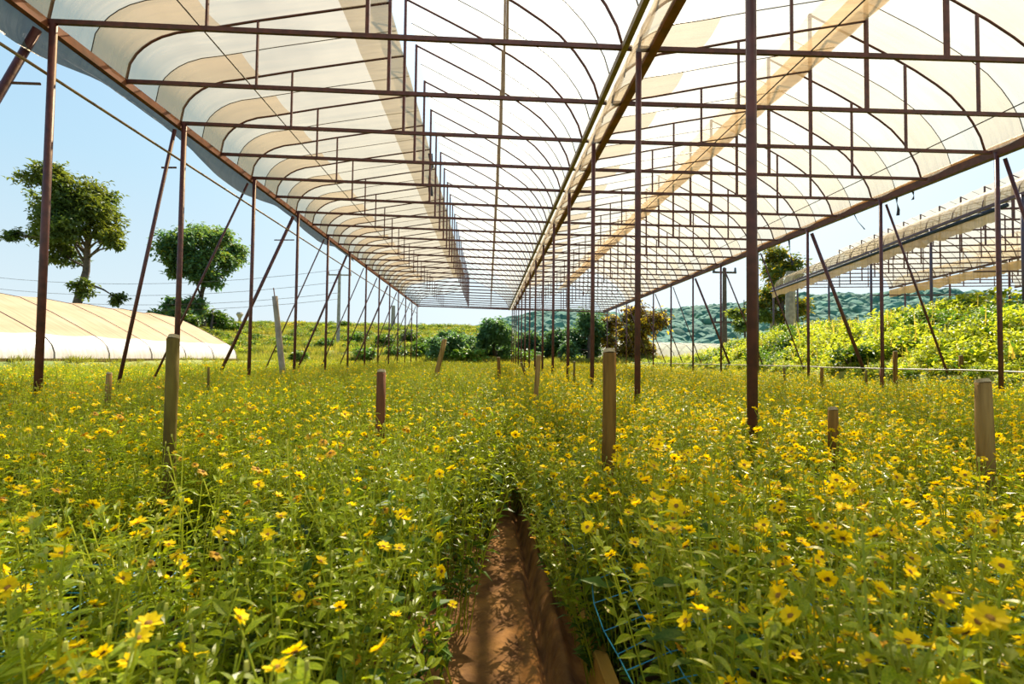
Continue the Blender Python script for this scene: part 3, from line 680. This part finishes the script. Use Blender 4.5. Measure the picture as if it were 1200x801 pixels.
NV = 5
DES_L = [design(100 + i, 16, 12, .74) for i in range(NV)]
DES_R = [design(200 + i, 15, 26, .74) for i in range(NV)]
def merged(D_, keep=1.0, grow=1.0, fgrow=1.0):
    b = stems_mb(D_, MB()); leaves_mb(D_, b, grow)
    for p, d, s, k in D_[2][:int(len(D_[2]) * keep)]:
        src = disc_into(flower_mesh(R_FL * s * fgrow, k == 3, True, k), R_FL * s * fgrow, 6)
        mtx = Matrix.LocRotScale(p, d.to_track_quat('Z', 'Y'), (1, 1, 1)); o_ = len(b.v)
        b.v += [tuple(mtx @ V(v)) for v in src.v]
        for f_, m_ in zip(src.f, src.m): b.f.append(tuple(i + o_ for i in f_)); b.m.append(b.mi(src.mats[m_]))
    return b.mesh('field_plant')
KINDS_L = [merged(D_, .62) for D_ in DES_L]; KINDS_R = [merged(D_, .58) for D_ in DES_R]

spots = []
y = 0.30
q = random.Random(5)
while y < 30.2:
    near = y < 6
    stp = 0.172 if near else (0.21 if y < 14 else .26)
    x = -10.2
    xmax = 7.55
    while x < xmax:
        px, py = x + q.uniform(-.45, .45) * stp, y + q.uniform(-.45, .45) * stp
        x += stp
        lo = -.20 + .15 * smooth(1.2, 3.4, py); hi = .40 - .06 * smooth(.9, 1.4, py) - .07 * smooth(2.6, 3.6, py)
        if lo < px < hi:
            if py < 3.5 or q.random() < .45: continue
        if math.hypot(px, py) < .40: continue
        if ns(px, py, 1.6, 9) > .36 and q.random() < .8: continue
        # room in front of the posts and stakes so that they stand clear as in the picture
        spots.append((px, py))
    y += stp
for px, py in ((-.12, 1.45), (-.10, 1.8), (-.10, 2.15), (-.05, 2.5), (.0, 2.85), (.02, 3.2), (.30, 2.0), (.31, 2.35), (.29, 2.7), (.27, 3.0), (.33, 1.75), (.35, 1.5), (.10, 3.35), (.18, 3.3)): spots.append((px, py))
def in_view(p):
    d = V((p[0], p[1], -.35)); zc = d.dot(fw)
    if zc < .1: return False
    return abs(d.dot(rr) / zc) < 1.06 and d.dot(uu) / zc > -.78
view = sorted([p for p in spots if in_view(p)], key=lambda p: p[0] ** 2 + p[1] ** 2)
front = view[:300]; fs = set(front)
STM_L = [stems_mb(D_, MB()).mesh('stem_cluster') for D_ in DES_L]; STM_R = [stems_mb(D_, MB()).mesh('stem_cluster') for D_ in DES_R]
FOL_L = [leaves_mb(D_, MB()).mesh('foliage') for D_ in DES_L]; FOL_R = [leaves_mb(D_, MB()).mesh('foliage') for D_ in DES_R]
def hscale(px, py): return 1.0 + .17 * ns(px, py, .9) + .08 * ns(px, py, 2.6, 2) + .10 * smooth(5, 25, py)
N_LEAF, N_DISC = 16, 70
MARKS = [(.46, 1.9, 'around the foot of the tall pale stake'), (-1.25, 2.1, 'around the foot of the tall mossy stake'), (-.51, 2.5, 'around the foot of the reddish-brown stake'),
         (1.92, 1.9, 'around the thick slant-topped stake'), (1.59, 2.3, 'around the squat stake'), (1.35, 2.55, 'around the foot of the nearest steel post')]
def plant_label(px, py, left):
    side, look = ('left', 'leafy plant with scattered small yellow flowers') if left else ('right', 'plant thick with small yellow flowers')
    d, where = min((math.hypot(px - mx_, py - my_), w_) for mx_, my_, w_ in MARKS)
    if -.28 < px < .42 and py < 3.4: where = '%s edge of the dirt path, %s' % (side, 'nearest stretch' if py < 1.7 else 'further along')
    elif d < .33: pass
    elif py < .95: where = 'very front of the %s bed, blurred by nearness' % side if math.hypot(px, py) < .7 else 'front row of the %s bed' % side
    elif py < 1.7: where = '%s bed, in front of its stakes' % side
    elif py < 2.5: where = '%s bed, level with its stakes' % side
    else: where = '%s bed, just behind its stakes' % side
    return look + ', ' + where, 'flower plants, ' + where
for i, (px, py) in enumerate(front):
    left = px < .1; v = q.randrange(NV); D_ = (DES_L if left else DES_R)[v]
    s = hscale(px, py) * q.uniform(.92, 1.08)
    o = empty('flower_plant', (px, py, .03), q.uniform(0, 6.28)); o.scale = (s, s, s); o.rotation_euler.x = q.uniform(-.06, .06); o.rotation_euler.y = q.uniform(-.06, .06)
    if -.2 < px < .1 and py < 3.2: o.rotation_mode = 'ZXY'; o.rotation_euler = (q.uniform(-.2, .1), q.uniform(.12, .34), q.uniform(0, 6.28)); o.rotation_mode = 'XYZ'
    if .2 < px < .4 and py < 3.2: o.rotation_euler.y = -q.uniform(.05, .2)
    if i < 300:
        lab, grp = plant_label(px, py, left); tag(o, lab, 'plant', grp)
    put('stem_cluster', (STM_L if left else STM_R)[v], o)
    if i < N_LEAF:
        for p, d, n, L, w, k in D_[1]:
            yv = d.normalized(); xv = yv.cross(n)
            if xv.length < 1e-3: xv = yv.orthogonal()
            xv.normalize(); zv = xv.cross(yv)
            lf = bpy.data.objects.new('leaf', LEAFP[k]); COL.objects.link(lf); lf.parent = o
            lf.matrix_local = Matrix.Translation(p) @ Matrix((xv, yv, zv)).transposed().to_4x4() @ Matrix.Diagonal((L, L, L, 1))
    else:
        put('foliage', (FOL_L if left else FOL_R)[v], o)['kind'] = 'stuff'
    for p, d, sc, k in D_[2]:
        fo = bpy.data.objects.new('flower', PET[k] if i < N_DISC else FLW[k]); COL.objects.link(fo); fo.parent = o
        fo.matrix_local = fl_matrix(p, d, sc, k)
        if i < N_DISC: put('flower_centre', DISC, fo)
def rest(sel, name, kinds, label):
    pts = [(px, py, .03, q.uniform(-.06, .06), q.uniform(-.06, .06), q.uniform(0, 6.28), hscale(px, py) * q.uniform(.92, 1.1), q.randrange(NV)) for px, py in sel]
    o = scatter(name, pts, kinds); tag(o, label, 'plants')
rest([p for p in spots if p not in fs and p[0] < .1], 'flower_field', KINDS_L, 'mass of small yellow-flowered plants filling the left bed to its far end')
rest([p for p in spots if p not in fs and p[0] >= .1], 'flower_field', KINDS_R, 'mass of small yellow-flowered plants filling the right bed to its far end')

# ------------------------------------------------------------------ weeds, grass, bushes
def weed_mesh(seed, n, R_, h, L0, m1, m2, dry=0):
    q = random.Random(seed); b = MB()
    for i in range(n):
        a = q.uniform(0, 6.28); el = math.asin(q.uniform(0, 1)); r_ = R_ * q.uniform(.55, 1)
        p = V((math.cos(a) * math.cos(el) * r_, math.sin(a) * math.cos(el) * r_, math.sin(el) * h * q.uniform(.6, 1.05)))
        d = V((q.uniform(-1, 1), q.uniform(-1, 1), q.uniform(-.5, .8)))
        L = L0 * q.uniform(.6, 1.2)
        b.leaf(p, d, V((q.uniform(-.5, .5), q.uniform(-.5, .5), 1)), L, L * .45, m1 if q.random() < .75 else m2)
    for i in range(dry):
        a = q.uniform(0, 6.28); p = V((math.cos(a) * R_ * .4, math.sin(a) * R_ * .4, 0)); t = p * 1.8 + V((0, 0, h * q.uniform(1.0, 1.6)))
        b.leaf(p, t - p, V((q.uniform(-1, 1), q.uniform(-1, 1), .1)), (t - p).length, .03, M['dry_grass'])
    return b.mesh('weed')
q = random.Random(11)
WK = [weed_mesh(1, 260, .38, .42, .12, M['weed'], M['weed_dark'], 3), weed_mesh(2, 260, .42, .55, .10, M['weed'], M['weed'], 0), weed_mesh(3, 220, .35, .35, .15, M['weed'], M['weed_dark'], 8), weed_mesh(4, 240, .4, .45, .11, M['weed_dark'], M['weed'], 0)]
pts = []
for i in range(3400):
    x, y = q.uniform(7.55, 17), q.uniform(4, 38)
    if x > 8.4 + (y - 4) * .55 + 4: continue
    pts.append((x, y, ground_z(x, y) - .05, 0, 0, q.uniform(0, 6.28), q.uniform(.6, 1.15) * (.5 if x < 8.2 else 1) * (1 - .5 * smooth(18, 26, y)), 3 if ns(x, y, .55, 7) > .16 else q.choice((0, 0, 1, 1, 2))))
for i in range(420):
    x, y = q.uniform(7.5, 8.3), q.uniform(4, 24); pts.append((x, y, ground_z(x, y) - .05, 0, 0, q.uniform(0, 6.28), q.uniform(.28, .5), q.choice((0, 1, 2, 3))))
tag(scatter('weeds', pts, WK), 'bright green weeds covering the bank beyond the right posts', 'weeds')
GK = []
for k in range(3):
    qq = random.Random(k); b = MB()
    for i in range(60):
        a = qq.uniform(0, 6.28); p = V((math.cos(a), math.sin(a), 0)) * qq.uniform(0, .45); t = p * 1.3 + V((qq.uniform(-.1, .1), qq.uniform(-.1, .1), qq.uniform(.2, .5)))
        b.leaf(p, t - p, V((qq.uniform(-1, 1), qq.uniform(-1, 1), .2)), (t - p).length, .035, M['grass'] if (k < 2 or qq.random() < .4) else M['dry_grass'])
    GK.append(b.mesh('grass_tuft'))
pts = []
for i in range(9000):
    x, y = q.uniform(-34, 14), q.uniform(29.5, 74)
    pts.append((x, y, ground_z(x, y) - .03, 0, 0, q.uniform(0, 6.28), q.uniform(.5, 1.1), q.choice((0, 0, 1, 2))))
for i in range(300):
    x, y = q.uniform(-11.5, -10.1), q.uniform(5, 30)
    pts.append((x, y, ground_z(x, y) - .03, 0, 0, q.uniform(0, 6.28), q.uniform(.25, .5), q.choice((0, 0, 1))))
tag(scatter('meadow_grass', pts, GK), 'yellow-green grass on the terraced meadow behind the field', 'grass')

pts = []
for i in range(2600):
    x = q.uniform(-34, 9); k = q.randrange(0, 9)
    y = 32 + (k + .78 + q.uniform(-.2, .2)) * .55 / .135
    if ns(x, y, .16, 4) < -.15: continue
    pts.append((x, y, ground_z(x, y) - .1, 0, 0, q.uniform(0, 6.28), q.uniform(.7, 1.5), q.choice((3, 3, 3, 2))))
tag(scatter('terrace_weeds', pts, WK), 'darker weeds along the steps of the terraced meadow', 'weeds')

def bush(x, y, R_, h, label, m1, m2, n=700, L0=.22, name='bush', seed=1, group=None, z=None, squash=1.0):
    z = ground_z(x, y) if z is None else z
    o = empty(name, (x, y, z - .1)); tag(o, label, 'bush', group); qq = random.Random(seed); b = MB()
    blobs = [(V((0, 0, h * .5)), R_ * .75, h * .5)] + [(V((qq.uniform(-.6, .6) * R_, qq.uniform(-.6, .6) * R_, h * qq.uniform(.3, .75))), R_ * qq.uniform(.3, .5), h * qq.uniform(.2, .35)) for i in range(8)]
    for i in range(n):
        c, r_, hh = qq.choice(blobs); a = qq.uniform(0, 6.28); s = qq.uniform(-1, 1); k = math.sqrt(1 - s * s); t = qq.uniform(.75, 1.05)
        p = c + V((math.cos(a) * k * r_ * t, math.sin(a) * k * r_ * t, s * hh * t)); p.z = max(.02, p.z)
        L = L0 * qq.uniform(.6, 1.3)
        b.leaf(p, V((qq.uniform(-1, 1), qq.uniform(-1, 1), qq.uniform(-.6, .7))), V((qq.uniform(-.6, .6), qq.uniform(-.6, .6), 1)), L, L * .5, m1 if qq.random() < .7 else m2)
    b.build('foliage', o)['kind'] = 'stuff'
    b = MB()
    for i in range(5):
        a = i * 1.26; b.tube([(0, 0, 0), (math.cos(a) * R_ * .35, math.sin(a) * R_ * .35, h * .55)], .03 * R_ + .01, M['bark'], 5, True, .008)
    b.build('stem_cluster', o)
    return o
def on_ground(u, v, D):
    k = 31.0
    while k < 90:
        p = at(u, v, k)
        if p.z <= ground_z(p.x, p.y) + .02: return p, k
        k += .4
    return at(u, v, D), D
def px_bush(u, vbase, D, wpx, hpx, label, **kw):
    p = at(u, vbase, D)
    if D > 30: p, D = on_ground(u, vbase, D)
    p = p; return bush(p.x, p.y, wpx / 2 / FPX * D, hpx / FPX * D, label, z=p.z, **kw)
px_bush(1062, 391, 15, 46, 34, 'rounded dark green bush on the right bank in front of neighbouring greenhouse', m1=M['weed_dark'], m2=M['weed'], n=1500, L0=.16, seed=3)
px_bush(1150, 395, 11.5, 95, 62, 'tall leafy bush spilling down the bank between two right-hand posts', m1=M['weed'], m2=M['weed_dark'], n=2200, L0=.17, seed=4)
px_bush(1180, 420, 9.5, 70, 50, 'dark shadowy bush low on the bank behind the last right post', m1=M['weed_dark'], m2=M['weed_dark'], n=900, L0=.15, seed=5)
px_bush(1000, 428, 11, 60, 28, 'low broad bush at the foot of the bank behind the white pipe', m1=M['weed_dark'], m2=M['weed'], n=900, L0=.14, seed=6)
px_bush(352, 423, 24, 22, 14, 'small dark bush at the foot of the meadow behind the concrete post', m1=M['tree_leaf'], m2=M['weed_dark'], n=500, seed=7)

def tree(u, vtop, vbase, D, label, crown, n, leaf_m, leaf_m2, L0, zbase=None, trunk=.35, name='tree', seed=1, group=None, extra=(), fork=.45, ratio=.5, cw=None, airy=False, mixp=.72):
    """crown: list of (u, v, radius px, depth px) blobs read off the photograph, each given its own depth"""
    q = random.Random(seed); base = at(u, vbase, D); k = D / FPX
    zb = base.z if zbase is None else zbase
    o = empty(name, (base.x, base.y, zb)); tag(o, label, 'tree', group)
    O = V((base.x, base.y, zb)); b = MB(); tr = MB()
    top = at(u, vtop, D); H = top.z - zb
    blobs = []
    for (cu, cv, r) in crown:
        r *= 1.22 if airy else 1; c = at(cu, cv, D) - O; c.y += q.uniform(-.8, .8) * (cw or 40) * k; blobs.append((c, r * k))
    tk = [V((0, 0, 0)), V((.02 * H * q.uniform(-1, 1), 0, H * fork * .5)), V((.03 * H * q.uniform(-1, 1), 0, H * fork)), V((.02 * H, 0.02 * H, H * .72)), V((0.0, 0, H * .92))]
    tr.tube(tk, trunk, M['bark'], 8, True, trunk * .25)
    for c, r in blobs:
        s = tk[2].lerp(tk[3], q.uniform(0, .9)) if c.z > H * fork else tk[1].lerp(tk[2], q.uniform(.0, .9))
        m_ = (s + c) / 2 + V((q.uniform(-.1, .1), q.uniform(-.1, .1), .04)) * (c - s).length
        tr.tube([s, m_, c], trunk * .3, M['bark'], 5, True, trunk * .06)
        for j in range(4):
            e_ = c + V((q.uniform(-1, 1), q.uniform(-1, 1), q.uniform(-.4, 1))).normalized() * r * .8
            tr.tube([m_.lerp(c, .6), (m_.lerp(c, .6) + e_) / 2 + V((0, 0, .1 * r)), e_], trunk * .1, M['bark'], 4, True, trunk * .03)
    tot = sum(r * r for c, r in blobs)
    for c, r in blobs:
        # several leafy sprays per limb with gaps of sky between them
        ncl = max(6, int(11 * ratio * 2)) + (6 if airy else 0); cl = []
        for j in range(ncl):
            d = V((q.uniform(-1, 1), q.uniform(-1, 1), q.uniform(-.7, 1))).normalized(); cl.append((c + d * r * q.uniform(.35, .85), r * q.uniform(.25, .42)))
        for j in range(int(n * r * r / tot)):
            cc, rc = q.choice(cl); d = V((q.gauss(0, 1), q.gauss(0, 1), q.gauss(0, .75)))
            p = cc + d * rc * (.64 if airy else .72)
            L = L0 * q.uniform(.6, 1.3)
            b.leaf(p, V((q.uniform(-1, 1), q.uniform(-1, 1), q.uniform(-.8, .5))), V((q.uniform(-.6, .6), q.uniform(-.6, .6), 1)), L, L * .5, leaf_m if q.random() < mixp else leaf_m2)
    tr.build('trunk', o, True); b.build('foliage', o)['kind'] = 'stuff'
    return o
tree(93, 204, 365, 45, 'tall airy tree standing behind the buff tunnel greenhouse at left',
     [(80, 222, 22), (100, 232, 22), (60, 240, 18), (118, 250, 20), (85, 255, 22), (38, 235, 14), (30, 265, 12), (62, 275, 18), (128, 275, 14), (145, 285, 10), (108, 278, 16), (22, 278, 8), (72, 300, 14), (118, 342, 10), (125, 348, 8), (150, 292, 6), (75, 212, 12)],
     19000, M['tree_leaf'], M['tree_leaf'], .42, zbase=2.0, trunk=.42, seed=21, airy=True, fork=.42, ratio=.45)
tree(236, 262, 380, 55, 'smaller dense-topped tree behind the second left post',
     [(232, 275, 16), (245, 290, 18), (222, 295, 16), (258, 292, 15), (240, 315, 18), (225, 318, 12), (262, 308, 12), (250, 330, 12), (210, 305, 8), (270, 285, 8)],
     15000, M['tree_leaf_blue'], M['tree_leaf'], .5, zbase=2.5, trunk=.35, seed=22, airy=True, fork=.35, ratio=.5)
tree(205, 345, 385, 52, 'broad low tree behind the far end of the tunnel greenhouse', [(190, 362, 16), (212, 358, 16), (202, 372, 16), (225, 376, 12), (180, 372, 10)], 6500, M['tree_leaf_blue'], M['tree_leaf'], .5, zbase=2.5, trunk=.25, seed=23)
tree(248, 360, 392, 50, 'bright green bushy tree right of the broad low tree', [(246, 374, 14), (258, 380, 10), (236, 382, 10)], 2400, M['weed_dark'], M['tree_leaf'], .4, zbase=2.5, trunk=.2, seed=24)
dark = [(527, 386, 424, [(522, 398, 12), (535, 402, 12), (515, 408, 12), (530, 412, 12)], 'low dark green tree left of centre behind the field'),
        (552, 392, 424, [(548, 404, 13), (560, 408, 12), (540, 412, 12)], 'smaller rounded tree between the two dark ones behind the field'),
        (580, 372, 424, [(578, 388, 15), (590, 395, 14), (568, 400, 14), (582, 410, 16), (594, 412, 10)], 'tallest dark green tree left of the middle posts'),
        (623, 386, 424, [(618, 402, 14), (632, 406, 12), (612, 412, 12), (640, 412, 10)], 'dark green tree seen between the middle posts'),
        (655, 380, 424, [(655, 398, 14), (668, 404, 12), (645, 408, 12)], 'dark green tree behind the third of the middle posts'),
        (690, 358, 424, [(690, 378, 16), (700, 390, 16), (678, 396, 16), (694, 408, 16), (664, 410, 12)], 'big dark green tree behind the middle posts, left of the yellowing tree')]
for i, (u, vt, vb, cr_, lab) in enumerate(dark):
    tree(u, vt, vb, 33 + (i * 3) % 5, lab, cr_, 6500, M['tree_leaf_blue'], M['tree_leaf_blue'], .26, trunk=.2, seed=30 + i, ratio=.9, fork=.3, zbase=.8, group='trees behind the far end of the field')
tree(740, 352, 426, 33, 'yellowing brown-hearted tree with gold leaves behind the second middle post',
     [(740, 370, 17), (722, 378, 14), (757, 380, 15), (735, 396, 20), (756, 402, 14), (715, 400, 11), (745, 412, 14), (727, 414, 11)],
     9000, M['tree_leaf_brown'], M['tree_leaf_gold'], .28, mixp=.60, trunk=.16, seed=40, ratio=.8, fork=.2, zbase=.8)
tree(915, 290, 385, 38, 'big dark tree behind the concrete poles at right',
     [(905, 305, 16), (918, 318, 16), (895, 325, 14), (925, 340, 18), (905, 350, 18), (892, 360, 12), (935, 362, 16), (912, 372, 14), (945, 355, 8)],
     6000, M['tree_leaf'], M['tree_leaf_gold'], .36, trunk=.3, seed=41, ratio=.8, fork=.3, zbase=1.2)
tree(872, 345, 395, 40, 'low dark tree left of the concrete poles at right', [(868, 368, 10), (880, 372, 10), (862, 382, 9)], 2000, M['tree_leaf'], M['tree_leaf'], .36, trunk=.15, seed=42, zbase=1.0, fork=.3)
# bushes in rows on the terraced meadow
rows_ = [(300, 398, 60, 16, 6), (345, 384, 66, 26, 9), (335, 402, 58, 18, 8), (420, 402, 50, 30, 14), (450, 406, 46, 26, 16), (480, 404, 46, 30, 18), (500, 410, 44, 26, 18), (382, 408, 50, 26, 12), (405, 384, 68, 14, 8), (425, 422, 36, 34, 16), (465, 422, 38, 40, 20), (495, 423, 38, 36, 24), (545, 424, 38, 50, 18), (610, 424, 38, 60, 16), (270, 390, 58, 24, 12)]
for i, (u, vb, D, w, h) in enumerate(rows_):
    dry = i == 1
    lab = 'pale dry tan bush on the meadow skyline behind the concrete post' if dry else 'dark green bush on the terraced meadow behind the field'
    px_bush(u, vb, D, w, h, lab, m1=M['dry_grass'] if dry else M['weed_dark'], m2=M['grass'] if dry else M['tree_leaf'], n=700, L0=.3, seed=50 + i, group=None if dry else 'bushes on the terraced meadow')
# wooded hills far right and a low rise behind the field
def hill_z(x, y):
    u = x / y
    return 1.0 + (y - 110) * 0.0 + smooth(120, 260, y) * (20 + 13 * smooth(.2, .75, u) + 10 * smooth(.55, .62, u) * 0 + 4 * ns(x, y, .02) - 14 * smooth(.18, -.2, u))
mb = MB(); mb.grid([[(-260 + i * 14, 92 + j * 11, hill_z(-260 + i * 14, 92 + j * 11)) for i in range(60)] for j in range(22)], M['hillside'])
tag(mb.build('hill', smooth=True), 'distant wooded hill rising beyond the right bank', None, None, 'structure')
CK = []
for k in range(3):
    import bmesh
    bm = bmesh.new(); bmesh.ops.create_icosphere(bm, subdivisions=2, radius=1.0)
    for v_ in bm.verts: v_.co *= 1 + .35 * noise.noise(v_.co * 1.9 + V((k * 7, 0, 0))); v_.co.z *= .9
    me = bpy.data.meshes.new('crown'); bm.to_mesh(me); bm.free(); me.materials.append(M['forest']); CK.append(me)
pts = []
for i in range(2600):
    y = q.uniform(130, 262); x = y * q.uniform(-.1, 1.15)
    pts.append((x, y, hill_z(x, y) + .6, 0, 0, q.uniform(0, 6.28), q.uniform(2.2, 4.2), q.randrange(3)))
tag(scatter('forest', pts, CK), 'blue-green forest covering the distant hill at right', 'forest')
